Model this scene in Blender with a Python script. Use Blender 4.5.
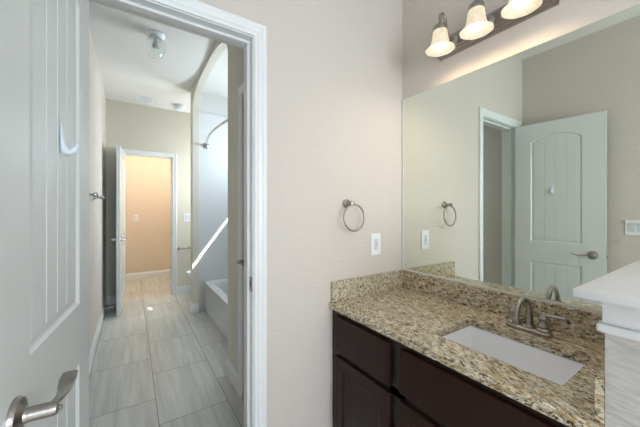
import bpy, bmesh, math, random
from mathutils import Vector, Matrix
PI = math.pi
rad = math.radians
for o in list(bpy.data.objects): bpy.data.objects.remove(o)
S = bpy.context.scene
C = S.collection

# ------------------------------------------------------------------ camera
cam_d = bpy.data.cameras.new('camera')
cam_d.sensor_width = 36.0
cam_d.sensor_fit = 'HORIZONTAL'
cam_d.lens = 36.0 * 286.19 / 640
cam_d.shift_y = -(213.5 - 209.7) / 640
cam_d.clip_start = 0.02
cam = bpy.data.objects.new('camera', cam_d); C.objects.link(cam)
cam.location = (0, 0, 1.275)
cam.rotation_euler = (rad(90), 0, -rad(33.407))
S.camera = cam

# ------------------------------------------------------------------ view, world
S.view_settings.view_transform = 'Standard'
S.view_settings.look = 'None'
S.view_settings.gamma = 1.0
S.view_settings.use_curve_mapping = False
S.view_settings.exposure = 0.0
W = bpy.data.worlds.new('sky'); S.world = W; W.use_nodes = True
W.node_tree.nodes['Background'].inputs[0].default_value = (0.62, 0.78, 1.0, 1)
W.node_tree.nodes['Background'].inputs[1].default_value = 1.2

# ------------------------------------------------------------------ sun and window light
def light(name, kind, loc, energy, col, **k):
    d = bpy.data.lights.new(name, kind); d.energy = energy; d.color = col
    for a, b in k.items(): setattr(d, a, b)
    o = bpy.data.objects.new(name, d); C.objects.link(o); o.location = loc
    return o
def aim(o, v): o.rotation_euler = Vector(v).to_track_quat('-Z', 'Y').to_euler()
sun = light('sun', 'SUN', (4, -2, 5), 26, (1.0, 0.95, 0.86), angle=rad(0.5)); aim(sun, (-1, 1.25, -1.33))
# daylight entering by the bedroom-side window behind the camera
wl = light('window_daylight', 'AREA', (0.45, -1.85, 1.45), 50, (0.77, 0.88, 1.0), shape='RECTANGLE', size=1.3, size_y=1.4); aim(wl, (0, 1, 0))
# daylight diffused by the shade of the bath window
tl = light('bath_window_daylight', 'AREA', (1.50, 3.10, 2.02), 20, (0.80, 0.91, 1.0), shape='RECTANGLE', size=0.90, size_y=0.40); aim(tl, (-1, 0, 0))
# fill light added to brighten the far bathroom, set at an added nook window
nl = light('nook_fill_light', 'AREA', (1.42, 4.38, 1.75), 17, (0.88, 0.95, 1.0), shape='RECTANGLE', size=0.5, size_y=0.75); aim(nl, (-1, 0, 0))
# small lamp of the passage past the far door
hl = light('hall_lamp', 'POINT', (0.35, 5.02, 2.42), 54, (1.0, 0.82, 0.66), shadow_soft_size=0.15)

# ------------------------------------------------------------------ materials
def newmat(name):
    m = bpy.data.materials.new(name); m.use_nodes = True
    return m, m.node_tree, m.node_tree.nodes['Principled BSDF']
def pbr(name, col, rough=0.5, metal=0.0, bump=None, vary=0.0, vscale=6, coat=0.0, **k):
    m, t, b = newmat(name)
    b.inputs['Base Color'].default_value = (*col, 1)
    b.inputs['Roughness'].default_value = rough
    b.inputs['Metallic'].default_value = metal
    if coat: b.inputs['Coat Weight'].default_value = coat
    for a, v in k.items(): b.inputs[a.replace('_', ' ')].default_value = v
    tc = t.nodes.new('ShaderNodeTexCoord')
    if vary:
        n = t.nodes.new('ShaderNodeTexNoise'); n.inputs['Scale'].default_value = vscale
        n.inputs['Detail'].default_value = 4
        t.links.new(tc.outputs['Object'], n.inputs['Vector'])
        r = t.nodes.new('ShaderNodeMixRGB')
        r.inputs[1].default_value = (*[c * (1 - vary) for c in col], 1)
        r.inputs[2].default_value = (*[min(1, c * (1 + vary)) for c in col], 1)
        t.links.new(n.outputs['Fac'], r.inputs[0]); t.links.new(r.outputs[0], b.inputs['Base Color'])
    if bump:
        sc, st = bump[0], bump[1]
        n = t.nodes.new('ShaderNodeTexNoise'); n.inputs['Scale'].default_value = sc
        n.inputs['Detail'].default_value = 3; n.inputs['Roughness'].default_value = .55
        mp = t.nodes.new('ShaderNodeMapping')
        mp.inputs['Scale'].default_value = bump[2] if len(bump) > 2 else (1, 1, 1)
        t.links.new(tc.outputs['Object'], mp.inputs[0]); t.links.new(mp.outputs[0], n.inputs['Vector'])
        bp = t.nodes.new('ShaderNodeBump'); bp.inputs['Strength'].default_value = st
        bp.inputs['Distance'].default_value = bump[3] if len(bump) > 3 else 0.006
        t.links.new(n.outputs['Fac'], bp.inputs['Height']); t.links.new(bp.outputs[0], b.inputs['Normal'])
    return m
M = {}
M['wall'] = pbr('wall_paint_beige', (0.62, 0.567, 0.515), 0.75, bump=(42, 0.42, (.6, .6, 1.8)), vary=0.02, vscale=3)
M['bathwall'] = pbr('bath_wall_paint', (0.655, 0.625, 0.53), 0.75, bump=(45, 0.4, (1, 1, 1.7)), vary=0.02, vscale=3)
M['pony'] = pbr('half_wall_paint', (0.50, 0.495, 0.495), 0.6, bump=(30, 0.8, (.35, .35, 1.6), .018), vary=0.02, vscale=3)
M['ceil'] = pbr('ceiling_paint', (0.74, 0.73, 0.69), 0.85, bump=(60, 0.25))
M['trim'] = pbr('trim_white_semigloss', (0.77, 0.79, 0.79), 0.3, vary=0.01)
M['door'] = pbr('door_white_satin', (0.655, 0.685, 0.675), 0.26, vary=.01)
M['ledge'] = pbr('ledge_white', (0.66, 0.685, 0.71), 0.3, bump=(70, 0.06))
M['ceramic'] = pbr('white_ceramic', (0.90, 0.92, 0.98), 0.12, vary=0.01)
M['acrylic'] = pbr('tub_white_acrylic', (0.68, 0.70, 0.71), 0.18, vary=0.01)
M['plastic'] = pbr('white_plastic', (0.80, 0.82, 0.84), 0.3, vary=0.01)
M['hook'] = pbr('pale_blue_white_plastic', (0.66, 0.73, 0.80), 0.3, vary=0.01)
M['slot'] = pbr('dark_slot', (0.05, 0.05, 0.05), 0.5, vary=0.05)
M['greybtn'] = pbr('grey_buttons', (0.42, 0.43, 0.45), 0.5, vary=0.05)
M['nickel'] = pbr('brushed_nickel', (0.35, 0.33, 0.305), 0.30, 1.0, bump=(220, 0.08, (1, 1, .1)))
M['chrome'] = pbr('polished_chrome', (0.62, 0.63, 0.64), 0.12, 1.0, vary=0.02)
M['drawer_void'] = pbr('cabinet_frame_espresso', (0.018, 0.011, 0.008), 0.4, bump=(60, 0.1, (1, 1, .1)))
M['mirror'] = pbr('mirror_silver', (0.84, 0.885, 0.805), 0.0, 1.0)
M['alcove'] = pbr('alcove_paint', (0.66, 0.67, 0.65), 0.75, bump=(45, 0.4, (1, 1, 1.7)))
M['paleslot'] = pbr('pale_slots', (0.48, 0.50, 0.52), 0.5, vary=.03)
M['alu'] = pbr('pale_aluminium', (0.72, 0.72, 0.69), 0.35, 0.3, vary=.02)
M['blind'] = pbr('shade_fabric', (0.7, 0.72, 0.74), 0.8, bump=(200, 0.2))
M['hallwall'] = pbr('hall_paint', (0.66, 0.58, 0.48), 0.8, bump=(45, 0.3))

def espresso():
    m, t, b = newmat('espresso_wood')
    tc = t.nodes.new('ShaderNodeTexCoord'); mp = t.nodes.new('ShaderNodeMapping')
    mp.inputs['Scale'].default_value = (30, 30, 2.2)
    n = t.nodes.new('ShaderNodeTexNoise'); n.inputs['Scale'].default_value = 2; n.inputs['Detail'].default_value = 6
    cr = t.nodes.new('ShaderNodeValToRGB')
    cr.color_ramp.elements[0].position = .3; cr.color_ramp.elements[0].color = (0.017, 0.0065, 0.004, 1)
    cr.color_ramp.elements[1].position = .75; cr.color_ramp.elements[1].color = (0.030, 0.0125, 0.008, 1)
    t.links.new(tc.outputs['Object'], mp.inputs[0]); t.links.new(mp.outputs[0], n.inputs['Vector'])
    t.links.new(n.outputs['Fac'], cr.inputs[0]); t.links.new(cr.outputs[0], b.inputs['Base Color'])
    b.inputs['Roughness'].default_value = 0.36; b.inputs['Specular IOR Level'].default_value = 0.22
    return m
M['espresso'] = espresso()

def granite():
    m, t, b = newmat('speckled_granite')
    L = t.links.new
    tc = t.nodes.new('ShaderNodeTexCoord')
    mp = t.nodes.new('ShaderNodeMapping'); mp.inputs['Rotation'].default_value = (0.25, 0.2, rad(16))
    L(tc.outputs['Object'], mp.inputs[0])
    mp2 = t.nodes.new('ShaderNodeMapping'); mp2.inputs['Scale'].default_value = (2.9, 1.15, 2.6)
    L(mp.outputs[0], mp2.inputs[0])
    mpS = t.nodes.new('ShaderNodeMapping'); mpS.inputs['Scale'].default_value = (4.2, 1.0, 3.6); mpS.inputs['Location'].default_value = (3, 7, 1)
    L(mp.outputs[0], mpS.inputs[0])
    def noise(sc, det, rg, dist=0.0, src=mp2):
        n = t.nodes.new('ShaderNodeTexNoise'); n.inputs['Scale'].default_value = sc
        n.inputs['Detail'].default_value = det; n.inputs['Roughness'].default_value = rg
        n.inputs['Distortion'].default_value = dist
        L(src.outputs[0], n.inputs['Vector']); return n
    def ramp(src, pts):
        r = t.nodes.new('ShaderNodeValToRGB'); e = r.color_ramp.elements
        e[0].position, e[0].color = pts[0][0], (*pts[0][1], 1)
        e[1].position, e[1].color = pts[-1][0], (*pts[-1][1], 1)
        for p, c in pts[1:-1]:
            x = e.new(p); x.color = (*c, 1)
        L(src.outputs['Fac'], r.inputs[0]); return r
    base = ramp(noise(27, 5, .62, .6), [(.34, (.24, .16, .07)), (.43, (.48, .37, .20)), (.51, (.65, .57, .41)), (.68, (.74, .71, .61))])
    grey = ramp(noise(50, 4, .6, .3), [(.39, (0, 0, 0)), (.50, (1, 1, 1))])
    mix1 = t.nodes.new('ShaderNodeMixRGB'); mix1.inputs[1].default_value = (.36, .335, .275, 1)
    L(grey.outputs[0], mix1.inputs[0]); L(base.outputs[0], mix1.inputs[2])
    dark = ramp(noise(52, 5, .68, .8), [(.395, (0, 0, 0)), (.45, (1, 1, 1))])
    mix2 = t.nodes.new('ShaderNodeMixRGB'); mix2.inputs[1].default_value = (.040, .030, .024, 1)
    L(dark.outputs[0], mix2.inputs[0]); L(mix1.outputs[0], mix2.inputs[2])
    wv = ramp(noise(26, 4, .66, 1.0, mpS), [(.385, (0, 0, 0)), (.435, (1, 1, 1))])
    mix2b = t.nodes.new('ShaderNodeMixRGB'); mix2b.inputs[1].default_value = (.050, .038, .030, 1)
    L(wv.outputs[0], mix2b.inputs[0]); L(mix2.outputs[0], mix2b.inputs[2])
    rust = ramp(noise(26, 3, .6, .5), [(.68, (0, 0, 0)), (.74, (1, 1, 1))])
    mix3 = t.nodes.new('ShaderNodeMixRGB'); mix3.inputs[2].default_value = (.42, .24, .08, 1)
    L(rust.outputs[0], mix3.inputs[0]); L(mix2b.outputs[0], mix3.inputs[1])
    L(mix3.outputs[0], b.inputs['Base Color'])
    b.inputs['Roughness'].default_value = 0.16
    return m
M['granite'] = granite()

def tile():
    m, t, b = newmat('floor_porcelain_tile')
    L = t.links.new
    tc = t.nodes.new('ShaderNodeTexCoord'); sp = t.nodes.new('ShaderNodeSeparateXYZ'); L(tc.outputs['Object'], sp.inputs[0])
    def mt(op, a, b_=None, c=None):
        n = t.nodes.new('ShaderNodeMath'); n.operation = op
        for i, v in enumerate((a, b_, c)):
            if v is None: continue
            if isinstance(v, (int, float)): n.inputs[i].default_value = v
            else: L(v, n.inputs[i])
        return n.outputs[0]
    TW, TL = 0.4022, 0.6242
    u = mt('DIVIDE', mt('SUBTRACT', sp.outputs[0], 0.1375), TW)
    col = mt('FLOOR', u); fu = mt('FRACT', u)
    par = mt('FLOORED_MODULO', col, 2.0)
    v = mt('SUBTRACT', mt('DIVIDE', mt('SUBTRACT', sp.outputs[1], 1.9388), TL), mt('MULTIPLY', par, 0.4558))
    row = mt('FLOOR', v); fv = mt('FRACT', v)
    def edge(f, size, w):
        a = mt('MINIMUM', f, mt('SUBTRACT', 1.0, f))
        return mt('LESS_THAN', mt('MULTIPLY', a, size), w)
    g = mt('MAXIMUM', edge(fu, TW, 0.0022), edge(fv, TL, 0.0022))
    cmb = t.nodes.new('ShaderNodeCombineXYZ'); L(col, cmb.inputs[0]); L(row, cmb.inputs[1])
    wn = t.nodes.new('ShaderNodeTexWhiteNoise'); wn.noise_dimensions = '3D'; L(cmb.outputs[0], wn.inputs[0])
    # veins running along each tile, different on every tile
    vv = t.nodes.new('ShaderNodeCombineXYZ')
    L(mt('MULTIPLY', sp.outputs[0], 26.0), vv.inputs[0]); L(mt('MULTIPLY', sp.outputs[1], 1.6), vv.inputs[1])
    L(mt('MULTIPLY', wn.outputs['Value'], 40.0), vv.inputs[2])
    n = t.nodes.new('ShaderNodeTexNoise'); n.inputs['Scale'].default_value = 1.0; n.inputs['Detail'].default_value = 5
    n.inputs['Roughness'].default_value = .6; L(vv.outputs[0], n.inputs['Vector'])
    r = t.nodes.new('ShaderNodeValToRGB'); e = r.color_ramp.elements
    e[0].position = .3; e[0].color = (.44, .45, .42, 1); e[1].position = .68; e[1].color = (.62, .63, .595, 1)
    L(n.outputs['Fac'], r.inputs[0])
    hv = t.nodes.new('ShaderNodeMixRGB'); hv.blend_type = 'MULTIPLY'; hv.inputs[0].default_value = 1
    tone = mt('MULTIPLY_ADD', wn.outputs['Value'], 0.09, 0.93)
    tcc = t.nodes.new('ShaderNodeCombineXYZ')
    for i in range(3): L(tone, tcc.inputs[i])
    L(r.outputs[0], hv.inputs[1]); L(tcc.outputs[0], hv.inputs[2])
    mx = t.nodes.new('ShaderNodeMixRGB'); mx.inputs[2].default_value = (.20, .195, .175, 1)
    L(g, mx.inputs[0]); L(hv.outputs[0], mx.inputs[1]); L(mx.outputs[0], b.inputs['Base Color'])
    ro = mt('MULTIPLY_ADD', g, 0.4, 0.34); L(ro, b.inputs['Roughness'])
    bp = t.nodes.new('ShaderNodeBump'); bp.inputs['Strength'].default_value = 0.5; bp.inputs['Distance'].default_value = 0.002
    L(mt('SUBTRACT', 1.0, g), bp.inputs['Height']); L(bp.outputs[0], b.inputs['Normal'])
    return m
M['tile'] = tile()

def clear_glass():
    m, t, b = newmat('clear_glass')
    b.inputs['Base Color'].default_value = (0.95, 0.98, 0.97, 1)
    b.inputs['Roughness'].default_value = 0.02
    b.inputs['Transmission Weight'].default_value = 1.0
    b.inputs['IOR'].default_value = 1.45
    return m
M['glass'] = clear_glass()
def emis(name, col, st, base=(0.8, 0.8, 0.8)):
    m, t, b = newmat(name)
    b.inputs['Base Color'].default_value = (*base, 1); b.inputs['Roughness'].default_value = .3
    b.inputs['Emission Color'].default_value = (*col, 1); b.inputs['Emission Strength'].default_value = st
    return m
M['bulb'] = emis('lit_bulb', (1.0, 0.86, 0.62), 4.0)
M['deadbulb'] = pbr('unlit_bulb', (0.85, 0.85, 0.83), 0.3, vary=0.01)
def shade_glass():
    m, t, b = newmat('alabaster_glass')
    L = t.links.new
    tc = t.nodes.new('ShaderNodeTexCoord')
    n = t.nodes.new('ShaderNodeTexNoise'); n.inputs['Scale'].default_value = 22; n.inputs['Detail'].default_value = 5
    n.inputs['Distortion'].default_value = 1.5
    L(tc.outputs['Object'], n.inputs['Vector'])
    r = t.nodes.new('ShaderNodeValToRGB'); e = r.color_ramp.elements
    e[0].position = .35; e[0].color = (.86, .66, .42, 1); e[1].position = .7; e[1].color = (1.0, .86, .64, 1)
    L(n.outputs['Fac'], r.inputs[0])
    L(r.outputs[0], b.inputs['Emission Color'])
    b.inputs['Emission Strength'].default_value = 0.80
    b.inputs['Base Color'].default_value = (.20, .23, .20, 1); b.inputs['Roughness'].default_value = .3
    return m
M['shade'] = shade_glass()

# ------------------------------------------------------------------ mesh helpers
def bx(bm, x0, x1, y0, y1, z0, z1, bev=0.0, seg=2):
    x0, x1 = sorted((x0, x1)); y0, y1 = sorted((y0, y1)); z0, z1 = sorted((z0, z1))
    vs = [bm.verts.new((x, y, z)) for x in (x0, x1) for y in (y0, y1) for z in (z0, z1)]
    fs = [(0, 1, 3, 2), (4, 6, 7, 5), (0, 4, 5, 1), (2, 3, 7, 6), (0, 2, 6, 4), (1, 5, 7, 3)]
    faces = [bm.faces.new([vs[i] for i in f]) for f in fs]
    if bev:
        ed = set(e for f in faces for e in f.edges)
        bmesh.ops.bevel(bm, geom=list(ed), offset=bev, segments=seg, profile=.5, affect='EDGES')
    return bm
def NB(): return bmesh.new()
def box(*a, **k): return bx(NB(), *a, **k)
def lathe(bm, prof, seg=32, mat=None, rfun=None):
    """prof: [(r,z)], about local z; mat maps to place."""
    mat = mat or Matrix(); rings = []
    for r, z in prof:
        if r < 1e-6: rings.append([bm.verts.new(mat @ Vector((0, 0, z)))]); continue
        ring = []
        for i in range(seg):
            a = 2 * PI * i / seg; rr = r * (rfun(a, z) if rfun else 1)
            ring.append(bm.verts.new(mat @ Vector((rr * math.cos(a), rr * math.sin(a), z))))
        rings.append(ring)
    for A, B in zip(rings, rings[1:]):
        if len(A) == 1 and len(B) == 1: continue
        for i in range(seg):
            j = (i + 1) % seg
            if len(A) == 1: bm.faces.new((A[0], B[j], B[i]))
            elif len(B) == 1: bm.faces.new((A[i], A[j], B[0]))
            else: bm.faces.new((A[i], A[j], B[j], B[i]))
    return bm
def tube(bm, pts, r, seg=12, closed=False, cap=True, flat=1.0):
    pts = [Vector(p) for p in pts]; n = len(pts); rings = []
    rs = r if isinstance(r, (list, tuple)) else [r] * n
    prev = None
    for i, p in enumerate(pts):
        if closed: d = pts[(i + 1) % n] - pts[i - 1]
        else: d = pts[min(i + 1, n - 1)] - pts[max(i - 1, 0)]
        d.normalize()
        if prev is None:
            up = Vector((0, 0, 1)) if abs(d.z) < .9 else Vector((1, 0, 0))
            a = d.cross(up).normalized()
        else:
            a = (prev - d * prev.dot(d)).normalized()
        prev = a; b = d.cross(a)
        rings.append([bm.verts.new(p + a * (rs[i] * flat * math.cos(2 * PI * k / seg)) + b * (rs[i] * math.sin(2 * PI * k / seg))) for k in range(seg)])
    m = n if closed else n - 1
    for i in range(m):
        A, B = rings[i], rings[(i + 1) % n]
        for k in range(seg):
            j = (k + 1) % seg; bm.faces.new((A[k], A[j], B[j], B[k]))
    if cap and not closed:
        bm.faces.new(rings[0][::-1]); bm.faces.new(rings[-1])
    return bm
def smooth_path(ctrl, n=8):
    P = [Vector(p) for p in ctrl]; P = [2 * P[0] - P[1]] + P + [2 * P[-1] - P[-2]]; out = []
    for i in range(1, len(P) - 2):
        for k in range(n):
            t = k / n
            out.append(.5 * ((2 * P[i]) + (-P[i - 1] + P[i + 1]) * t + (2 * P[i - 1] - 5 * P[i] + 4 * P[i + 1] - P[i + 2]) * t * t + (-P[i - 1] + 3 * P[i] - 3 * P[i + 1] + P[i + 2]) * t ** 3))
    out.append(P[-2]); return out
def obj(name, bm, mat, parent=None, smooth=False, loc=None, rot=None):
    bmesh.ops.recalc_face_normals(bm, faces=bm.faces)
    me = bpy.data.meshes.new(name); bm.to_mesh(me); bm.free()
    me.materials.append(mat)
    if smooth:
        for p in me.polygons: p.use_smooth = True
        try: me.set_sharp_from_angle(angle=rad(38))
        except Exception: pass
    o = bpy.data.objects.new(name, me); C.objects.link(o)
    if parent: o.parent = parent
    if loc: o.location = loc
    if rot: o.rotation_euler = rot
    return o
def struct(name, bm, mat, **k):
    o = obj(name, bm, mat, **k)
    if not k.get('parent'): o['kind'] = 'structure'
    return o
def thing(name, label, cat, loc=(0, 0, 0), rot=(0, 0, 0), group=None):
    o = bpy.data.objects.new(name, None); C.objects.link(o); o.location = loc; o.rotation_euler = rot
    o.empty_display_size = .05
    o['label'] = label; o['category'] = cat
    if group: o['group'] = group
    return o
def tag(o, label, cat, group=None):
    o['label'] = label; o['category'] = cat
    if group: o['group'] = group
    return o
def frame_sweep(prof, a0, a1, ztop, fn, zbot=0.0):
    """U-shaped casing: prof [(u outwards, v off the wall)], inner edge at a0,a1 / ztop; fn(a, v, z)->xyz"""
    bm = NB(); rows = []
    for u, v in prof:
        rows.append([bm.verts.new(fn(*q)) for q in ((a0 - u, v, zbot), (a0 - u, v, ztop + u), (a1 + u, v, ztop + u), (a1 + u, v, zbot))])
    n = len(prof)
    for i in range(n):
        A, B = rows[i], rows[(i + 1) % n]
        for k in range(3): bm.faces.new((A[k], A[k + 1], B[k + 1], B[k]))
    bm.faces.new([r[0] for r in rows]); bm.faces.new([r[3] for r in rows][::-1])
    return bm
CW = 0.0575
CAS = [(0, 0), (0, .009), (.004, .011), (.012, .011), (.016, .0085), (.020, .0125), (.034, .0145), (.040, .018), (.052, .018), (CW, .015), (CW, 0)]
BASEP = [(0, 0), (0.014, 0), (0.014, .085), (.011, .092), (.011, .098), (.006, .108), (.004, .115), (0, .115)]
def baseboard(name, p0, p1, nrm):
    bm = NB(); R = []
    for p in (p0, p1):
        R.append([bm.verts.new((p[0] + nrm[0] * d, p[1] + nrm[1] * d, z)) for d, z in BASEP])
    n = len(BASEP)
    for i in range(n):
        j = (i + 1) % n; bm.faces.new((R[0][i], R[0][j], R[1][j], R[1][i]))
    bm.faces.new(R[0][::-1]); bm.faces.new(R[1])
    return struct(name, bm, M['trim'])

# ------------------------------------------------------------------ dimensions
D = 1.2415; DT = 1.360        # wall with the doorway: near and far faces
MX = 1.4517                   # mirror wall
LW = -0.283                   # left wall
C1, C2 = 2.73, 2.76           # ceilings
JL, JR, JZ = -0.155, 0.4556, 2.051
RW = 0.63; FAR = 4.78; FT = 4.90
AY0, AY1 = 2.265, 3.80         # arched opening
TX = 1.54                     # outer wall of tub alcove

# ------------------------------------------------------------------ setting
struct('floor', box(-0.9, 2.2, -2.1, 6.6, -0.12, 0.0), M['tile'])
struct('ceiling_vanity_room', box(LW - .1, MX + .1, -2.0, D + .06, C1, C1 + .15), M['ceil'])
struct('ceiling_bathroom', box(LW - .1, TX + .1, D + .06, FT, C2, C2 + .15), M['ceil'])
struct('wall_left', box(LW - .12, LW, -2.0, FT, 0, 2.95), M['wall'])
b = box(MX, MX + .12, -2.0, DT, 0, 2.95); struct('wall_right', b, M['wall'])
# wall with the doorway
b = NB()
bx(b, LW, JL - .018, D, DT, 0, 2.95); bx(b, JR + .018, MX, D, DT, 0, 2.95); bx(b, JL - .018, JR + .018, D, DT, JZ + .018, 2.95)
struct('wall_back', b, M['wall'])
# wall behind the camera with a window opening
b = NB()
bx(b, LW, MX, -2.0, -1.88, 0, .7); bx(b, LW, MX, -2.0, -1.88, 2.2, 2.95)
bx(b, LW, -.2, -2.0, -1.88, .7, 2.2); bx(b, 1.1, MX, -2.0, -1.88, .7, 2.2)
struct('wall_front', b, M['wall'])
wf = struct('window_1', NB(), M['trim'])
b = NB()
for a in ((-.2, -.15, .7, 2.2), (1.05, 1.1, .7, 2.2), (-.15, 1.05, .7, .75), (-.15, 1.05, 2.15, 2.2), (-.15, 1.05, 1.43, 1.47)):
    bx(b, a[0], a[1], -1.98, -1.90, a[2], a[3])
obj('window_frame', b, M['trim'], wf)
# far wall with door opening
FL, FR, FZ = -0.100, 0.510, 2.051
b = NB()
bx(b, LW, FL - .018, FAR, FT, 0, 2.95); bx(b, FR + .018, 1.55, FAR, FT, 0, 2.95); bx(b, FL - .018, FR + .018, FAR, FT, FZ + .018, 2.95)
struct('wall_bathroom_far', b, M['bathwall'])
# right wall of the bath with closet door, then arched opening
SL, SR = 1.43, 1.895         # closet door jamb faces (Y)
TH = 0.07
b = NB()
bx(b, RW, RW + TH, DT, SL - .018, 0, 2.95); bx(b, RW, RW + TH, SR + .018, AY0, 0, 2.95); bx(b, RW, RW + TH, SL - .018, SR + .018, JZ + .018, 2.95)
# arched header and its pier
def arch_z(y):
    c = (AY0 + AY1) / 2; hw = (AY1 - AY0) / 2
    return 2.48 + .25 * max(0, 1 - abs((y - c) / hw) ** 2.5) ** .4
N = 48
ys = [(AY0 + AY1) / 2 - (AY1 - AY0) / 2 * math.cos(PI * i / N) for i in range(N + 1)]
A = [[b.verts.new((x, y, arch_z(y))) for y in ys] for x in (RW, RW + TH)]
T = [[b.verts.new((x, y, 2.95)) for y in ys] for x in (RW, RW + TH)]
for i in range(N):
    b.faces.new((A[0][i], A[0][i + 1], T[0][i + 1], T[0][i])); b.faces.new((A[1][i + 1], A[1][i], T[1][i], T[1][i + 1]))
    b.faces.new((A[0][i + 1], A[0][i], A[1][i], A[1][i + 1])); b.faces.new((T[0][i], T[0][i + 1], T[1][i + 1], T[1][i]))
bx(b, RW, RW + TH, AY1, 3.95, 0, 2.95)
struct('wall_bathroom_right', b, M['bathwall'])
struct('wall_alcove_near', box(RW + TH, TX, 2.12, 2.235, 0, 2.95), M['alcove'])
struct('wall_alcove_far', box(RW + TH, TX + .1, 3.835, 3.95, 0, 2.95), M['alcove'])
# outer wall with the window opening
WY0, WY1, WZ0, WZ1 = 2.52, 3.60, 1.745, 2.45
b = NB()
bx(b, TX, TX + .03, 2.12, WY0, 0, 2.95); bx(b, TX, TX + .03, WY1, 3.835, 0, 2.95)
bx(b, TX, TX + .03, WY0, WY1, 0, WZ0); bx(b, TX, TX + .03, WY0, WY1, WZ1, 2.95)
struct('wall_alcove_outer', b, M['alcove'])
w2 = struct('window_2', NB(), M['trim'])
obj('roller_shade', box(TX + .008, TX + .012, WY0, WY1, WZ0 + .074, WZ1), M['blind'], w2)
b = NB()
bx(b, 1.43, 1.55, 3.95, 4.12, 0, 2.95); bx(b, 1.43, 1.55, 4.64, FAR, 0, 2.95); bx(b, 1.43, 1.55, 4.12, 4.64, 0, 1.36); bx(b, 1.43, 1.55, 4.12, 4.64, 2.14, 2.95)
struct('wall_toilet_nook', b, M['bathwall'])
w3 = struct('added_window_3', NB(), M['trim'])  # unseen window, added to go with the nook fill light
b = NB()
for a in ((4.12, 4.15, 1.36, 2.14), (4.61, 4.64, 1.36, 2.14), (4.15, 4.61, 1.36, 1.39), (4.15, 4.61, 2.11, 2.14), (4.15, 4.61, 1.74, 1.76)):
    bx(b, 1.47, 1.51, a[0], a[1], a[2], a[3])
obj('window_frame', b, M['trim'], w3)  # frame of the added nook window
# passage past the far door
struct('wall_hall_far', box(-1.2, 1.9, 6.27, 6.39, 0, 2.7), M['hallwall'])
struct('wall_hall_left', box(-1.3, -1.2, FT, 6.39, 0, 2.7), M['hallwall'])
struct('wall_hall_right', box(1.9, 2.0, FT, 6.39, 0, 2.7), M['hallwall'])
b = NB(); bx(b, -1.2, LW - .12, FT - .06, FT, 0, 2.7); bx(b, 1.55, 1.9, FT - .06, FT, 0, 2.7)
struct('wall_hall_near', b, M['hallwall'])
struct('ceiling_hall', box(-1.3, 2.0, FT, 6.39, 2.6, 2.7), M['ceil'])
# side closures of the closet space
struct('wall_closet', box(RW + TH, TX, DT, 2.12, 2.4, 2.5), M['bathwall'])

# half wall at the end of the counter
PY0, PY1, PX = 0.065, 0.186, 0.897
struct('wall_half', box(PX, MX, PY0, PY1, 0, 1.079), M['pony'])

# baseboards
baseboard('baseboard_left', (LW, DT), (LW, FAR), (1, 0))
baseboard('baseboard_right', (RW, SR + .005 + CW), (RW, AY0), (-1, 0))
baseboard('baseboard_pier', (RW, AY1), (RW, 3.95), (-1, 0))
baseboard('baseboard_jamb', (RW - .014, AY1), (RW + TH, AY1), (0, -1))
baseboard('baseboard_far', (FR + .005 + CW, FAR), (1.43, FAR), (0, -1))
baseboard('baseboard_hall', (-1.2, 6.27), (1.9, 6.27), (0, -1))
baseboard('baseboard_back', (JR + .005 + CW, D), (0.90, D), (0, -1))
baseboard('baseboard_far_left', (LW, FAR), (FL - .005 - CW, FAR), (0, -1))

# ------------------------------------------------------------------ door trims
def jamb(bm, a0, a1, zt, y0, y1, stop, axis='x'):
    def q(a, b_, c, d_, z0, z1):
        if axis == 'x': bx(bm, a, b_, c, d_, z0, z1)
        else: bx(bm, c, d_, a, b_, z0, z1)
    q(a0 - .018, a0, y0, y1, 0, zt + .018); q(a1, a1 + .018, y0, y1, 0, zt + .018); q(a0, a1, y0, y1, zt, zt + .018)
    s0, s1 = stop
    q(a0, a0 + .011, s0, s1, 0, zt); q(a1 - .011, a1, s0, s1, 0, zt); q(a0 + .011, a1 - .011, s0, s1, zt - .011, zt)
    return bm
t1 = struct('trim_1', jamb(NB(), JL, JR, JZ, D, DT, (D + .038, D + .072)), M['trim'])
obj('casing', frame_sweep(CAS, JL - .005, JR + .005, JZ + .005, lambda a, v, z: (a, D - v, z)), M['trim'], t1)
obj('casing', frame_sweep(CAS, JL - .005, JR + .005, JZ + .005, lambda a, v, z: (a, DT + v, z)), M['trim'], t1)
sp = NB(); bx(sp, JR - .0025, JR, D + .001, D + .036, .902, .970, .001, 1)
spo = obj('strike_plate', sp, M['nickel'], t1)
b = NB(); bx(b, JR - .003, JR - .002, D + .014, D + .027, .925, .951); obj('latch_hole', b, M['slot'], spo)
for zz in (.93 - .05, .93 + .008): pass
t2 = struct('trim_2', jamb(NB(), FL, FR, FZ, FAR, FT, (FAR + .038, FAR + .072)), M['trim'])
obj('casing', frame_sweep(CAS, FL - .005, FR + .005, FZ + .005, lambda a, v, z: (a, FAR - v, z)), M['trim'], t2)
b = NB(); bx(b, FR - .0022, FR, FAR + .006, FAR + .034, .90, .96, .001, 1); obj('strike_plate', b, M['nickel'], t2)
t3 = struct('trim_3', jamb(NB(), SL, SR, JZ, RW, RW + TH, (RW + .04, RW + .06), 'y'), M['trim'])
obj('casing', frame_sweep(CAS, SL - .005, SR + .005, JZ + .005, lambda a, v, z: (RW - v, a, z)), M['trim'], t3)

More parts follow.
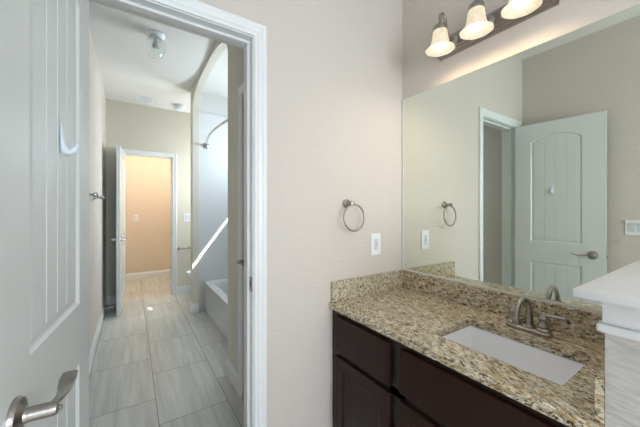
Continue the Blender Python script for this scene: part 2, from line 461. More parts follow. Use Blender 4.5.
# ------------------------------------------------------------------ panelled doors
def door_leaf(w, h, th, panels, groove=.074):
    """local: x along the width, faces at y=0 and y=-th, z up. panels: (x0,x1,z0,z1,rise)"""
    bm = NB()
    rings_def = [(0, 0), (.006, .0055), (.011, .0075), (.017, .0060), (.030, .0045)]
    def top(pn, x, o):
        x0, x1, z0, z1, rise = pn
        t = (x - (x0 + x1) / 2) / ((x1 - x0) / 2)
        return z1 + rise * (1 - t * t) - o - (0 if rise == 0 else 0)
    def outline(pn, o, n=16):
        x0, x1, z0, z1, rise = pn
        P = [(x0 + o, z0 + o), (x1 - o, z0 + o)]
        for i in range(n + 1):
            x = x1 - o - (x1 - x0 - 2 * o) * i / n
            P.append((x, top(pn, x, o)))
        return P
    for side in (0, 1):
        yf = lambda d: -d if side == 0 else -th + d
        outer = [bm.verts.new((x, yf(0), z)) for x, z in ((0, 0), (w, 0), (w, h), (0, h))]
        edges = [bm.edges.new((outer[i], outer[(i + 1) % 4])) for i in range(4)]
        for pn in panels:
            R = []
            for o, d in rings_def:
                R.append([bm.verts.new((x, yf(d), z)) for x, z in outline(pn, o)])
            n = len(R[0])
            edges += [bm.edges.new((R[0][i], R[0][(i + 1) % n])) for i in range(n)]
            for A_, B_ in zip(R, R[1:]):
                for i in range(n):
                    j = (i + 1) % n; bm.faces.new((A_[i], A_[j], B_[j], B_[i]))
            o, d0 = rings_def[-1]; x0, x1, z0 = pn[0] + o, pn[1] - o, pn[2] + o
            st = [(x0, d0)]; k = max(2, round((x1 - x0) / groove)); gw = (x1 - x0) / k
            for i in range(k):
                for j in range(1, 4): st.append((x0 + gw * (i + j / 4), d0))
                if i < k - 1:
                    g = x0 + gw * (i + 1); st += [(g - .003, d0), (g, d0 + .0035), (g + .003, d0)]
            st.append((x1, d0))
            low = [bm.verts.new((x, yf(d), z0)) for x, d in st]
            hi = [bm.verts.new((x, yf(d), top(pn, x, o))) for x, d in st]
            for i in range(len(st) - 1): bm.faces.new((low[i], low[i + 1], hi[i + 1], hi[i]))
        bmesh.ops.triangle_fill(bm, edges=edges, use_beauty=True)
        if side == 0: O0 = outer
        else: O1 = outer
    for i in range(4):
        j = (i + 1) % 4; bm.faces.new((O0[i], O0[j], O1[j], O1[i]))
    return bm
def lever(parent, s, z, sgn=1, y=0.0, tolow=True, mat=None, wave=True, name='door_handle'):
    """rose + hub + wavy blade on a leaf; sgn = outward local y; blade runs to smaller s if tolow"""
    mat = mat or M['nickel']; dr = -1 if tolow else 1
    b = NB()
    mt_ = Matrix.Translation((s, y, z)) @ Matrix.Rotation(-sgn * PI / 2, 4, 'X')
    lathe(b, [(0, 0), (.033, 0), (.033, .004), (.030, .009), (.022, .012), (.014, .015), (.0125, .020), (.0125, .052), (.011, .058), (.004, .060), (.004, .064), (0, .064)], 32, mt_)
    hd = obj(name, b, mat, parent, smooth=True)
    b = NB()
    path = [(0, .046), (.02, .050), (.045, .052), (.070, .050), (.092, .047), (.110, .046), (.124, .047)]
    tk = [.009, .008, .009, .011, .0135, .015, .013]
    hw = [.008, .006, .0045, .0035, .003, .0028, .0022]
    zo = [0, .001, -.001, -.005, -.006, -.001, .006]
    rings = []
    for (dx, dy), w_, t_, dz in zip(path, hw, tk, zo):
        rings.append([b.verts.new((s + dr * dx, y + sgn * (dy + t_ * math.cos(a)), z + dz + w_ * math.sin(a))) for a in [2 * PI * k / 14 for k in range(14)]])
    for A_, B_ in zip(rings, rings[1:]):
        for k in range(14): b.faces.new((A_[k], A_[(k + 1) % 14], B_[(k + 1) % 14], B_[k]))
    b.faces.new(rings[0]); b.faces.new(rings[-1][::-1])
    obj('lever', b, mat, hd, smooth=True)
    return hd
def hinge(parent, x, y, z):
    b = NB()
    tube(b, [(x, y, z - .044), (x, y, z + .044)], .0065, 12)
    lathe(b, [(0, 0), (.005, 0), (.005, .004), (0, .006)], 12, Matrix.Translation((x, y, z + .044)))
    obj('hinge', b, M['nickel'], parent, smooth=True)
LWD, LH, LT = 0.606, 2.035, 0.035
P1 = [(.120, .468, .984, 1.872, .058), (.120, .468, .185, .805, 0)]
d1 = struct('door_1', door_leaf(LWD, LH, LT, P1), M['door'], loc=(-.1185, 1.2335, .009), rot=(0, 0, -rad(90 + 5.5)))
lever(d1, .532, .906)
b = NB(); bx(b, LWD, LWD + .002, -.029, -.006, .868, .928); bx(b, LWD + .002, LWD + .011, -.024, -.011, .889, .907, .002, 1)
obj('latch', b, M['nickel'], d1)
for z in (.235, 1.05, 1.81): 
    b = NB(); tube(b, [(-.003, -.039, z - .045), (-.003, -.039, z + .045)], .0065, 12)
    bx(b, -.002, .0, -.034, -.004, z - .044, z + .044)
    obj('hinge', b, M['nickel'], d1, smooth=True)
# far door leaf
d2 = struct('door_2', door_leaf(.600, LH, LT, P1), M['door'], loc=(-.064, 4.772, .009), rot=(0, 0, -rad(90 + 4.7)))
lever(d2, .541, .906, mat=M['chrome']); lever(d2, .541, .906, sgn=-1, y=-LT, mat=M['chrome'])
# closet door in the right wall (closed)
d3 = struct('door_3', door_leaf(SR - SL - .006, LH, LT, [(.10, SR - SL - .106, .905, 1.872, .04), (.10, SR - SL - .106, .185, .812, 0)], .06), M['door'], loc=(RW + .003, SL + .003, .009), rot=(0, 0, rad(90)))
lever(d3, SR - SL - .062, .925, mat=M['nickel'])

# adhesive hook on the near door (door-local placement turned into world)
mw = Matrix.Translation((-.1185, 1.2335, .009)) @ Matrix.Rotation(-rad(95.5), 4, 'Z')
hk = thing('adhesive_hook', 'small pale plastic hook stuck on the open white door', 'hook', tuple(mw @ Vector((.272, -.0045, 1.447))), (0, 0, -rad(95.5)))
b = NB()
sec = [(-.038, .006), (-.032, .010), (-.015, .0120), (.008, .0105), (.030, .006), (.042, .002)]
rings = []
for z_, w_ in sec:
    rings.append([b.verts.new((w_ * math.cos(a), (.046 - z_) * .095 * (1 + math.sin(a)), z_)) for a in [2 * PI * k / 16 for k in range(16)]])
for A_, B_ in zip(rings, rings[1:]):
    for k in range(16): b.faces.new((A_[k], A_[(k + 1) % 16], B_[(k + 1) % 16], B_[k]))
b.faces.new(rings[0]); b.faces.new(rings[-1])
obj('hook_plate', b, M['hook'], hk, smooth=True)
b = NB(); tube(b, smooth_path([(0, .006, -.022), (0, .012, -.033), (0, .020, -.034), (0, .029, -.024), (0, .033, -.012)], 5), [.009] * 10 + [.007] * 6 + [.004] * 5, 12)
obj('hook_arm', b, M['hook'], hk, smooth=True)

# ------------------------------------------------------------------ vanity
CZ = 0.7844; CT = 0.030; CX = 0.873; CY0 = PY1 + .001
cab = thing('vanity_cabinet', 'dark espresso wood vanity cabinet under the granite counter', 'cabinet', (1.16, .71, 0))
def loc(bm):  # world to cabinet local
    bmesh.ops.translate(bm, verts=bm.verts, vec=(-1.16, -.71, 0)); return bm
FX = 0.899
b = NB()
bx(b, FX, MX - .002, D - .018, D - .002, .10, CZ - CT - .001); bx(b, FX, MX - .002, CY0 + .002, CY0 + .018, .10, CZ - CT - .001)
bx(b, FX, FX + .019, CY0 + .018, D - .018, .10, .14); bx(b, FX, FX + .019, CY0 + .018, D - .018, CZ - CT - .031, CZ - CT - .001)
bx(b, FX, FX + .019, D - .06, D - .018, .14, CZ - CT - .031); bx(b, FX, FX + .019, .755, .835, .14, CZ - CT - .031); bx(b, FX, FX + .019, CY0 + .018, CY0 + .05, .14, CZ - CT - .031)
bx(b, FX, FX + .019, CY0 + .05, D - .06, .515, .55)
bx(b, FX + .06, FX + .075, CY0 + .002, D - .002, 0, .10); bx(b, MX - .02, MX - .008, CY0 + .018, D - .018, .10, .6)
bx(b, FX + .019, MX - .02, CY0 + .018, D - .018, .10, .115)
obj('cabinet_body', loc(b), M['drawer_void'], cab)
def slab_front(y0, y1, z0, z1, name, parent):
    b = NB(); bx(b, FX - .019, FX - .0005, y0, y1, z0, z1, .003, 2)
    # raised lip around
    return obj(name, loc(b), M['espresso'], parent)
dr = slab_front(.822, 1.192, .553, .728, 'drawer', cab)
ff = slab_front(.222, .770, .553, .728, 'false_front', cab)
def panel_front(y0, y1, z0, z1):
    b = NB(); R = []
    prof = [(0, -.0005), (0, -.016), (.003, -.019), (.054, -.019), (.057, -.015), (.062, -.0135), (.066, -.0105), (.085, -.0105)]
    for o, d in prof:
        R.append([b.verts.new((FX + d, y, z)) for y, z in ((y0 + o, z0 + o), (y1 - o, z0 + o), (y1 - o, z1 - o), (y0 + o, z1 - o))])
    for A_, B_ in zip(R, R[1:]):
        for i in range(4): b.faces.new((A_[i], A_[(i + 1) % 4], B_[(i + 1) % 4], B_[i]))
    b.faces.new(R[0]); b.faces.new(R[-1])
    return obj('cabinet_door', loc(b), M['espresso'], cab)
panel_front(.822, 1.192, .128, .522)
panel_front(.499, .770, .128, .522)
panel_front(.222, .493, .128, .522)

SX0, SX1, SY0, SY1 = 1.002, 1.272, .294, .703
def rrect(x0, x1, y0, y1, r, n=6):
    P = []
    for cx_, cy_, a0 in ((x1 - r, y1 - r, 0), (x0 + r, y1 - r, 90), (x0 + r, y0 + r, 180), (x1 - r, y0 + r, 270)):
        for i in range(n + 1):
            a = rad(a0 + 90 * i / n); P.append((cx_ + r * math.cos(a), cy_ + r * math.sin(a)))
    return P
ct = thing('granite_countertop', 'beige and black speckled granite counter with low splashes', 'countertop', (1.16, .71, CZ - CT))
def locc(bm): bmesh.ops.translate(bm, verts=bm.verts, vec=(-1.16, -.71, -(CZ - CT))); return bm
b = NB()
outer = [(CX, CY0), (MX - .001, CY0), (MX - .001, D - .001), (CX, D - .001)]
hole = rrect(SX0, SX1, SY0, SY1, .009)
L0 = {}
for z, eo in ((CZ, .005), (CZ - CT, .004)):
    o2 = [(CX + eo, CY0), (MX - .001, CY0), (MX - .001, D - .001), (CX + eo, D - .001)]
    ov = [b.verts.new((x, y, z)) for x, y in o2]; hv = [b.verts.new((x, y, z)) for x, y in hole]
    ed = [b.edges.new((ov[i], ov[(i + 1) % 4])) for i in range(4)] + [b.edges.new((hv[i], hv[(i + 1) % len(hv)])) for i in range(len(hv))]
    bmesh.ops.triangle_fill(b, edges=ed, use_beauty=True); L0[z] = (ov, hv)
(ov1, hv1), (ov0, hv0) = L0[CZ], L0[CZ - CT]
for i in range(1, 3): b.faces.new((ov1[i], ov1[(i + 1) % 4], ov0[(i + 1) % 4], ov0[i]))
b.faces.new((ov1[0], ov1[1], ov0[1], ov0[0]))
n = len(hv1)
for i in range(n): b.faces.new((hv1[i], hv1[(i + 1) % n], hv0[(i + 1) % n], hv0[i]))
# eased front edge
ring = [(CX + .005, CZ), (CX + .0015, CZ - .0015), (CX, CZ - .006), (CX, CZ - CT + .005), (CX + .001, CZ - CT + .0015), (CX + .004, CZ - CT)]
E0 = [ov1[0]] + [b.verts.new((x, CY0, z)) for x, z in ring[1:-1]] + [ov0[0]]
E1 = [ov1[3]] + [b.verts.new((x, D - .001, z)) for x, z in ring[1:-1]] + [ov0[3]]
for i in range(len(ring) - 1): b.faces.new((E0[i], E0[i + 1], E1[i + 1], E1[i]))
b.faces.new(E0); b.faces.new(E1[::-1])
obj('slab', locc(b), M['granite'], ct, smooth=False)
SH = CZ + .1075
obj('backsplash', locc(box(MX - .021, MX - .001, CY0, D - .001, CZ, SH, bev=.0015, seg=1)), M['granite'], ct)
obj('side_splash', locc(box(CX + .012, MX - .0215, D - .021, D - .001, CZ, SH, bev=.0015, seg=1)), M['granite'], ct)
obj('side_splash', locc(box(CX + .024, MX - .0215, CY0, CY0 + .017, CZ, SH, bev=.0015, seg=1)), M['granite'], ct)

# sink
sk = thing('sink', 'white rectangular undermount sink set in the granite counter', 'sink', ((SX0 + SX1) / 2, (SY0 + SY1) / 2, CZ - CT))
b = NB(); cx0, cy0 = (SX0 + SX1) / 2, (SY0 + SY1) / 2
lv = [(.022, .020, 0), (-.0015, .010, -.0005), (-.002, .011, -.004), (-.006, .016, -.02), (-.014, .026, -.09), (-.026, .040, -.118), (-.060, .045, -.130), (-.085, .03, -.133)]
R = []
for o, r, dz in lv:
    R.append([b.verts.new((x - cx0, y - cy0, dz - .0008)) for x, y in rrect(SX0 - o, SX1 + o, SY0 - o, SY1 + o, r)])
for A_, B_ in zip(R, R[1:]):
    for i in range(len(A_)): j = (i + 1) % len(A_); b.faces.new((A_[i], A_[j], B_[j], B_[i]))
b.faces.new(R[-1])
so = obj('basin', b, M['ceramic'], sk, smooth=True)
md = so.modifiers.new('thick', 'SOLIDIFY'); md.thickness = .008; md.offset = 1
b = NB(); lathe(b, [(0, -.1325), (.012, -.1325), (.014, -.131), (.023, -.1305), (.024, -.1335)], 24)
obj('drain', b, M['chrome'], sk, smooth=True)

# faucet
fcx, fcy = 1.344, .503
fc = thing('faucet', 'brushed nickel arched faucet with two lever handles behind sink', 'faucet', (fcx, fcy, CZ))
b = NB()
prof = [(0, .0005), (0, .012), (.004, .016), (.010, .019)]
R = [[b.verts.new((x, y, z)) for x, y in rrect(-.027 + o, .027 - o, -.080 + o, .080 - o, .0268 - o, 8)] for o, z in prof]
for A_, B_ in zip(R, R[1:]):
    for i in range(len(A_)): j = (i + 1) % len(A_); b.faces.new((A_[i], A_[j], B_[j], B_[i]))
b.faces.new(R[0]); b.faces.new(R[-1])
obj('base_plate', b, M['nickel'], fc, smooth=True)
b = NB()
sp_ = smooth_path([(.004, 0, .017), (.007, 0, .050), (.005, 0, .085), (-.012, 0, .120), (-.046, 0, .139), (-.082, 0, .127), (-.102, 0, .100), (-.108, 0, .074)], 6)
nn = len(sp_); rs = [.0155 - .0065 * min(1, i / (nn * .5)) for i in range(nn)]
tube(b, sp_, rs, 20)
lathe(b, [(0, 0), (.0135, 0), (.0145, .004), (.0145, .020), (.012, .024), (0, .024)], 20, Matrix.Translation((-.108, 0, .052)))
lathe(b, [(.024, .018), (.023, .024), (.019, .030)], 24)
obj('spout', b, M['nickel'], fc, smooth=True)
for sy in (-1, 1):
    b = NB(); T_ = Matrix.Translation((0, sy * .0508, .016))
    lathe(b, [(0, 0), (.024, 0), (.0245, .006), (.021, .010), (.016, .014), (.0185, .019), (.0165, .024), (.0135, .032), (.0135, .044), (.017, .049), (.015, .055), (.010, .060), (.0085, .068), (.005, .072), (0, .073)], 24, T_)
    h_ = obj('handle', b, M['nickel'], fc, smooth=True)
    b = NB(); z0 = .016 + .058; y0 = sy * .0508
    tube(b, smooth_path([(0, y0, z0), (.010, y0 + sy * .018, z0 + .003), (.020, y0 + sy * .040, z0 + .002), (.028, y0 + sy * .058, z0 - .001)], 5), [.007] * 4 + [.006] * 4 + [.0068] * 4 + [.0078] * 4, 12)
    obj('lever', b, M['nickel'], h_, smooth=True)
b = NB(); tube(b, [(.020, 0, .018), (.020, 0, .045)], .003, 10)
lathe(b, [(0, 0), (.006, .001), (.007, .006), (.004, .011), (0, .012)], 14, Matrix.Translation((.020, 0, .044)))
obj('drain_pull', b, M['nickel'], fc, smooth=True)

# ledge cap on the half wall
lg = thing('ledge_cap', 'thick white painted ledge capping the half wall beside counter', 'ledge', (1.13, .125, 1.08))
b = box(.822 - 1.13, MX - .001 - 1.13, .025 - .125, .225 - .125, .0, .019, bev=.005, seg=3)
obj('ledge_board', b, M['ledge'], lg, smooth=True)
b = NB(); bx(b, PX - .0015 - 1.13, MX - .006 - 1.13, PY0 - .004 - .125, PY1 + .004 - .125, -.062, -.0005)
bx(b, PX - .013 - 1.13, MX - .006 - 1.13, PY0 - .013 - .125, PY1 + .013 - .125, -.082, -.063, .005, 2)
obj('moulding', b, M['ledge'], lg)

# mirror
mr = thing('wall_mirror', 'large frameless mirror on the wall above the granite backsplash', 'mirror', (MX, .72, SH))
b = box(-.0065, -.001, .20 - .72, D - .014 - .72, .004, 1.976 - SH)
obj('glass', b, M['mirror'], mr)
b = NB(); bx(b, -.009, -.001, .20 - .72, D - .014 - .72, .0005, .004); bx(b, -.009, -.007, .20 - .72, D - .014 - .72, .004, .010)
bx(b, -.0095, -.001, D - .0142 - .72, D - .0015 - .72, .0005, 1.976 - SH)
obj('edge_channel', b, M['alu'], mr)

# vanity light
BZ0, BZ1 = 2.110, 2.222; BC = .702; BH = .267
vl = thing('vanity_light', 'brushed nickel bar light with three glowing bell shades above mirror', 'light fixture', (MX, BC, (BZ0 + BZ1) / 2))
b = NB(); hh = (BZ1 - BZ0) / 2
prof = [(-.0005, hh), (-.010, hh), (-.014, hh - .003), (-.014, hh - .009), (-.022, hh - .011), (-.026, hh - .014), (-.026, hh - .020), (-.035, hh - .022), (-.039, hh - .026), (-.039, 0)]
prof = prof + [(x, -z) for x, z in prof[-2::-1]]
R = []
for yy, k in ((-BH, 1.0), (BH, 1.0)):
    R.append([b.verts.new((x, yy, z)) for x, z in prof])
for i in range(len(prof)):
    j = (i + 1) % len(prof); b.faces.new((R[0][i], R[0][j], R[1][j], R[1][i]))
b.faces.new(R[0]); b.faces.new(R[1][::-1])
bx(b, -.024, -.0005, -BH - .012, -BH, -hh + .014, hh - .014, .003, 1); bx(b, -.024, -.0005, BH, BH + .012, -hh + .014, hh - .014, .003, 1)
obj('backplate', b, M['nickel'], vl, smooth=True)
for i, yc in enumerate((.871, .690, .512)):
    dy = yc - BC; sx = -.152
    b = NB()
    lathe(b, [(0, 0), (.026, 0), (.026, .004), (.018, .012), (.008, .016), (0, .016)], 24, Matrix.Translation((-.035, dy, .0)) @ Matrix.Rotation(-PI / 2, 4, 'Y'))
    tube(b, smooth_path([(-.045, dy, .0), (-.078, dy, .004), (-.098, dy, .032), (-.108, dy, .082), (-.130, dy, .104), (-.151, dy, .086), (sx, dy, .045)], 6), .0072, 10)
    lathe(b, [(0, .052), (.010, .050), (.013, .044), (.026, .038), (.033, .026), (.035, .010), (.033, .008), (0, .008)], 24, Matrix.Translation((sx, dy, 0)))
    obj('lamp_arm', b, M['nickel'], vl, smooth=True)
    b = NB()
    pr_ = [(.031, .018), (.034, .004), (.0365, -.014), (.039, -.034), (.0425, -.050), (.0475, -.063), (.056, -.074), (.066, -.081), (.069, -.084), (.066, -.0845), (.055, -.078), (.045, -.067), (.0395, -.052), (.036, -.034), (.0335, -.014), (.031, .004), (.028, .016)]
    lathe(b, pr_, 48, Matrix.Translation((sx, dy, 0)), rfun=lambda a, z: 1 + .018 * math.cos(8 * a) * min(1, max(0, (-z) / .09)))
    obj('lamp_shade', b, M['shade'], vl, smooth=True)
    b = NB(); lathe(b, [(0, .008), (.012, .006), (.013, -.020), (.020, -.036), (.028, -.050), (.030, -.060), (.026, -.073), (.014, -.082), (0, -.085)], 24, Matrix.Translation((sx, dy, 0)))
    obj('bulb', b, M['bulb'], vl, smooth=True)
    lp = light('vanity_bulb', 'SPOT', (0, 0, 0), 3.0, (1.0, 0.76, 0.50), shadow_soft_size=0.006, spot_size=rad(170), spot_blend=1.0)
    lp.parent = vl; lp.location = (sx, dy, -.092)

# ------------------------------------------------------------------ wall fittings, near room
tr = thing('towel_ring', 'brushed nickel towel ring on the beige wall beside mirror', 'towel ring', (.990, D, 1.310))
b = NB()
lathe(b, [(0, .0005), (.024, .0005), (.0245, .006), (.020, .010), (.012, .016), (.0095, .030), (.011, .044), (.014, .052), (.012, .060), (0, .062)], 28, Matrix.Rotation(PI / 2, 4, 'X'))
obj('wall_mount', b, M['nickel'], tr, smooth=True)
b = NB(); rc = (.014, -.056, -.078)
tube(b, [(rc[0] + .071 * math.cos(2 * PI * k / 56), rc[1] + .003 * math.sin(2 * PI * k / 56), rc[2] + .071 * math.sin(2 * PI * k / 56)) for k in range(56)], .0052, 12, closed=True)
obj('ring', b, M['nickel'], tr, smooth=True)

def plate(name, label, cat, pos, rz, w=.072, h=.118, kind='rocker', gangs=1):
    """faces local -y"""
    t = thing(name, label, cat, pos, (0, 0, rz))
    W_ = w + (gangs - 1) * .046
    obj('cover_plate', box(-W_ / 2, W_ / 2, -.006, -.0005, -h / 2, h / 2, bev=.002, seg=2), M['plastic'], t)
    for g in range(gangs):
        x = (g - (gangs - 1) / 2) * .046
        if kind == 'rocker':
            b = NB(); bx(b, x - .0165, x + .0165, -.0075, -.006, -.033, .033)
            vs = [b.verts.new(v) for v in ((x - .015, -.0072, -.031), (x + .015, -.0072, -.031), (x + .015, -.0105, .031), (x - .015, -.0105, .031), (x - .015, -.0072, .031), (x + .015, -.0072, .031))]
            b.faces.new(vs[:4]); b.faces.new((vs[3], vs[2], vs[5], vs[4])); b.faces.new((vs[0], vs[3], vs[4])); b.faces.new((vs[1], vs[5], vs[2]))
            obj('rocker', b, M['ledge'], t)
        else:
            ro = obj('receptacle', box(x - .0165, x + .0165, -.0085, -.006, -.033, .033, bev=.0008, seg=1), M['ledge'], t)
            b = NB(); bx(b, x - .008, x + .008, -.0098, -.0085, .002, .008); bx(b, x - .008, x + .008, -.0098, -.0085, -.008, -.002)
            obj('test_button', b, M['greybtn'], ro)
            for s in (-1, 1):
                b = NB(); zc = s * .0205
                bx(b, x - .0075, x - .0055, -.0092, -.0085, zc - .004, zc + .004); bx(b, x + .0055, x + .0075, -.0092, -.0085, zc - .003, zc + .004)
                bx(b, x - .002, x + .002, -.0092, -.0085, zc - .009, zc - .005)
                obj('socket_slots', b, M['paleslot'], ro)
    return t
plate('wall_outlet', 'white outlet plate below and right of the towel ring', 'outlet', (1.2135, D, 1.070), 0, kind='gfci', h=.128, w=.078)
plate('light_switch', 'white rocker switch plate on left wall, seen in mirror', 'light switch', (LW, .487, 1.140), rad(90), gangs=2)
plate('light_switch', 'white switch plate on the far bathroom wall above paper holder', 'light switch', (.725, FAR, 1.155), 0, gangs=2)
plate('light_switch', 'white switch plate on warm lit wall past the far door', 'light switch', (.068, 6.27, 1.125), 0, gangs=1)

# ------------------------------------------------------------------ bathroom fittings
cl = thing('ceiling_light', 'unlit clear glass globe lamp on the bathroom ceiling', 'ceiling light', (.172, 2.79, C2))
b = NB(); lathe(b, [(0, -.0005), (.072, -.0005), (.073, -.008), (.066, -.018), (.055, -.024), (.050, -.036), (.044, -.038), (0, -.038)], 36)
obj('canopy', b, M['plastic'], cl, smooth=True)
b = NB()
pr_ = [(.045, -.034), (.050, -.042), (.064, -.058), (.071, -.080), (.074, -.105), (.070, -.142), (.057, -.176), (.034, -.200), (.013, -.209), (0, -.210)]
inn = [(0, -.181), (.012, -.180), (.029, -.173), (.050, -.156), (.063, -.129), (.069, -.100), (.068, -.080), (.061, -.060), (.047, -.044), (.042, -.036)]
lathe(b, pr_ + inn[0:0], 36)
gl = obj('glass_globe', b, M['glass'], cl, smooth=True)
md = gl.modifiers.new('thick', 'SOLIDIFY'); md.thickness = .003
b = NB(); lathe(b, [(0, -.038), (.013, -.038), (.013, -.060), (.020, -.075), (.027, -.092), (.027, -.106), (.018, -.122), (0, -.128)], 24)
obj('bulb', b, M['deadbulb'], cl, smooth=True)

vt = thing('ceiling_vent', 'small white slatted vent in the bathroom ceiling', 'vent', (.155, 4.50, C2))
b = NB()
for a in ((-.095, .095, -.115, -.09), (-.095, .095, .09, .115), (-.095, -.075, -.09, .09), (.075, .095, -.09, .09)): bx(b, a[0], a[1], a[2], a[3], -.010, -.0005)
obj('frame', b, M['plastic'], vt)
b = NB()
for i in range(6):
    y = -.075 + i * .03; vs = [b.verts.new(v) for v in ((-.075, y - .003, -.002), (.075, y - .003, -.002), (.075, y + .003, -.009), (-.075, y + .003, -.009))]; b.faces.new(vs)
    vs = [b.verts.new(v) for v in ((-.075, y - .0015, -.002), (.075, y - .0015, -.002), (.075, y + .0045, -.009), (-.075, y + .0045, -.009))]; b.faces.new(vs)
obj('slats', b, M['plastic'], vt)
obj('duct_shade', box(-.074, .074, -.089, .089, -.0012, -.0006), M['slot'], vt)  # flat dark sheet, colour stands in for the shade behind the slats

sd = thing('smoke_detector', 'round white smoke detector on ceiling near the far wall', 'smoke detector', (.575, 4.50, C2))
b = NB(); lathe(b, [(0, -.0005), (.068, -.0005), (.068, -.012), (.060, -.014), (.060, -.018), (.066, -.020), (.065, -.058), (.054, -.070), (.024, -.074), (0, -.074)], 36)
obj('housing', b, M['plastic'], sd, smooth=True)
b = NB(); lathe(b, [(.0605, -.0145), (.0605, -.0175)], 36); obj('vent_ring', b, M['slot'], sd)

# towel bar on the left wall
tb = thing('towel_bar', 'chrome towel bar on the white left wall of bathroom', 'towel bar', (LW, 2.95, 1.385))
b = NB(); tube(b, [(.068, -.31, 0), (.068, .31, 0)], .008, 14); obj('bar', b, M['chrome'], tb, smooth=True)
for s in (-1, 1):
    b = NB(); lathe(b, [(0, .0005), (.026, .0005), (.026, .007), (.020, .012), (.011, .018), (.010, .050), (.016, .056), (.017, .072), (.013, .080), (0, .082)], 24, Matrix.Translation((0, s * .305, 0)) @ Matrix.Rotation(PI / 2, 4, 'Y'))
    obj('bracket', b, M['chrome'], tb, smooth=True)

# spring door stop
ds = thing('door_stop', 'small chrome door stop on the baseboard behind far door', 'door stop', (LW + .0145, 4.42, .05))
b = NB(); lathe(b, [(0, 0), (.011, 0), (.011, .006), (.006, .010), (.005, .062), (0, .062)], 16, Matrix.Rotation(PI / 2, 4, 'Y')); obj('rod', b, M['chrome'], ds, smooth=True)
b = NB(); lathe(b, [(0, .062), (.009, .062), (.010, .068), (.008, .078), (0, .079)], 16, Matrix.Rotation(PI / 2, 4, 'Y')); obj('rubber_tip', b, M['plastic'], ds, smooth=True)

# toilet paper holder
ph = thing('toilet_paper_holder', 'empty brushed nickel paper holder on far bathroom wall', 'paper holder', (.675, FAR, .69))
for s in (-1, 1):
    b = NB(); lathe(b, [(0, .0005), (.022, .0005), (.022, .006), (.012, .012), (.009, .05), (.013, .058), (.013, .070), (0, .074)], 20, Matrix.Translation((s * .078, 0, 0)) @ Matrix.Rotation(PI / 2, 4, 'X'))
    obj('post', b, M['nickel'], ph, smooth=True)
b = NB(); tube(b, [(-.076, -.062, 0), (-.03, -.062, 0), (.03, -.062, 0), (.076, -.062, 0)], .008, 14); obj('roller', b, M['nickel'], ph, smooth=True)

# toilet in the nook
tq = thing('toilet', 'white toilet bowl edge peeking out beyond the tub wall', 'toilet', (1.068, 4.36, 0))
def egg(cx_, L1, L2, wd, z, n=36):
    P = []
    for i in range(n):
        a = 2 * PI * i / n; c = math.cos(a)
        P.append((cx_ + (L1 if c < 0 else L2) * c, wd * math.sin(a), z))
    return P
b = NB()
lv = [(-.02, .20, .22, .115, 0), (-.02, .19, .22, .110, .03), (-.04, .17, .22, .10, .12), (-.08, .19, .24, .13, .20), (-.12, .25, .24, .165, .29), (-.14, .275, .24, .182, .35), (-.14, .28, .24, .185, .385)]
R = [[b.verts.new(p) for p in egg(*a)] for a in lv]
for A_, B_ in zip(R, R[1:]):
    for i in range(36): j = (i + 1) % 36; b.faces.new((A_[i], A_[j], B_[j], B_[i]))
b.faces.new(R[0]); b.faces.new(R[-1]); obj('bowl', b, M['ceramic'], tq, smooth=True)
b = NB(); R = [[b.verts.new(p) for p in egg(-.14, l, .23, w_, z)] for l, w_, z in ((.283, .188, .387), (.288, .192, .392), (.288, .192, .406), (.278, .183, .412))]
for A_, B_ in zip(R, R[1:]):
    for i in range(36): j = (i + 1) % 36; b.faces.new((A_[i], A_[j], B_[j], B_[i]))
b.faces.new(R[0]); b.faces.new(R[-1]); obj('seat_lid', b, M['ceramic'], tq, smooth=True)
obj('tank', box(.12, .30, -.20, .20, .386, .72, bev=.02, seg=3), M['ceramic'], tq, smooth=True)
obj('tank_lid', box(.11, .31, -.21, .21, .721, .75, bev=.008, seg=2), M['ceramic'], tq, smooth=True)
b = NB(); tube(b, [(.119, .14, .66), (.10, .14, .66), (.095, .10, .655)], .006, 10); obj('flush_lever', b, M['chrome'], tq, smooth=True)

# bathtub
BX0, BX1, BY0, BY1, TZ = .772, TX - .003, 2.238, 3.832, .372
bt = thing('bathtub', 'white built-in bathtub with flat apron inside the arched alcove', 'bathtub', ((BX0 + BX1) / 2, (BY0 + BY1) / 2, 0))
tcx, tcy = (BX0 + BX1) / 2, (BY0 + BY1) / 2
b = NB()
def rr(o, r, z, ox=0):
    return [b.verts.new((x - tcx, y - tcy, z)) for x, y in rrect(BX0 + o, BX1 - o, BY0 + o, BY1 - o, r, 6)]
R = [rr(.012, .006, 0.002), rr(.012, .006, .04), rr(.004, .006, .05), rr(.004, .006, TZ - .03), rr(0, .008, TZ - .022), rr(0, .008, TZ - .006), rr(.006, .010, TZ), rr(.075, .10, TZ), rr(.085, .11, TZ - .012), rr(.10, .12, TZ - .08), rr(.13, .13, .12), rr(.17, .12, .07), rr(.24, .08, .06)]
for A_, B_ in zip(R, R[1:]):
    for i in range(len(A_)): j = (i + 1) % len(A_); b.faces.new((A_[i], A_[j], B_[j], B_[i]))
b.faces.new(R[-1]); b.faces.new(R[0])
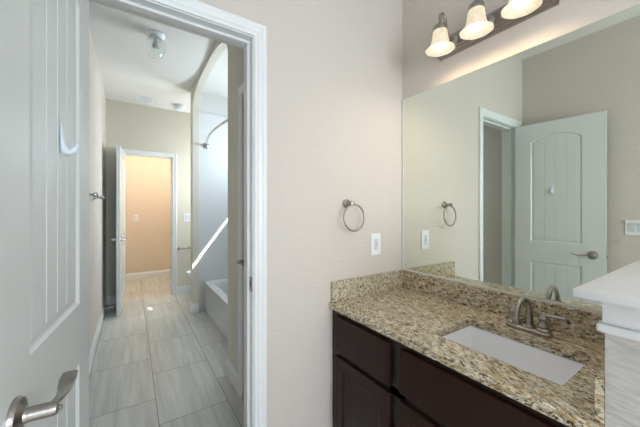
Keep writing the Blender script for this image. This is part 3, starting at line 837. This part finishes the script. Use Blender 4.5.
obj('tub_shell', b, M['acrylic'], bt, smooth=True)

# wall surround above the tub
ss = thing('shower_surround', 'glossy white wall panels lining the tub alcove', 'shower surround', (TX, 3.06, TZ))
sh_ = 2.50 - TZ
def ls(bm): bmesh.ops.translate(bm, verts=bm.verts, vec=(-TX, -3.06, -TZ)); return bm
b = NB(); bx(b, RW + TH + .001, TX - .001, 3.822, 3.834, TZ + .001, 2.50, .002, 1); obj('end_panel', ls(b), M['acrylic'], ss)
b = NB(); bx(b, RW + TH + .001, TX - .001, 2.236, 2.248, TZ + .001, 2.50, .002, 1); obj('end_panel', ls(b), M['acrylic'], ss)
b = NB(); bx(b, TX - .012, TX - .001, 2.249, 3.821, TZ + .001, WZ0 - .002, .002, 1)
obj('back_panel', ls(b), M['acrylic'], ss)

# curved shower rod
rod = thing('shower_rod', 'bowed chrome shower curtain rod across the tub alcove', 'shower rod', (.79, 3.035, 2.085))
b = NB(); tube(b, smooth_path([(0, .780, 0), (-.012, .70, 0), (-.055, .46, 0), (-.085, .15, 0), (-.085, -.15, 0), (-.055, -.46, 0), (-.012, -.70, 0), (0, -.780, 0)], 6), .0125, 14); obj('rod', b, M['chrome'], rod, smooth=True)
for s in (-1, 1):
    b = NB(); lathe(b, [(0, 0), (.038, 0), (.038, .005), (.030, .010), (.019, .014), (.018, .035), (0, .035)], 24, Matrix.Translation((0, s * .7855, 0)) @ Matrix.Rotation(s * PI / 2, 4, 'X')); obj('flange', b, M['chrome'], rod, smooth=True)

# tub filler valve
vv = thing('shower_valve', 'small metal shower valve low on the tub end wall', 'valve', (1.155, 3.821, .72))
b = NB(); lathe(b, [(0, 0), (.075, 0), (.075, .004), (.060, .010), (.028, .014), (.026, .045), (0, .046)], 32, Matrix.Rotation(PI / 2, 4, 'X')); obj('escutcheon', b, M['nickel'], vv, smooth=True)
b = NB(); tube(b, [(0, -.04, 0), (0, -.048, -.03), (0, -.052, -.075)], [.012, .009, .007], 12); obj('lever', b, M['nickel'], vv, smooth=True)

bpy.context.view_layer.update()
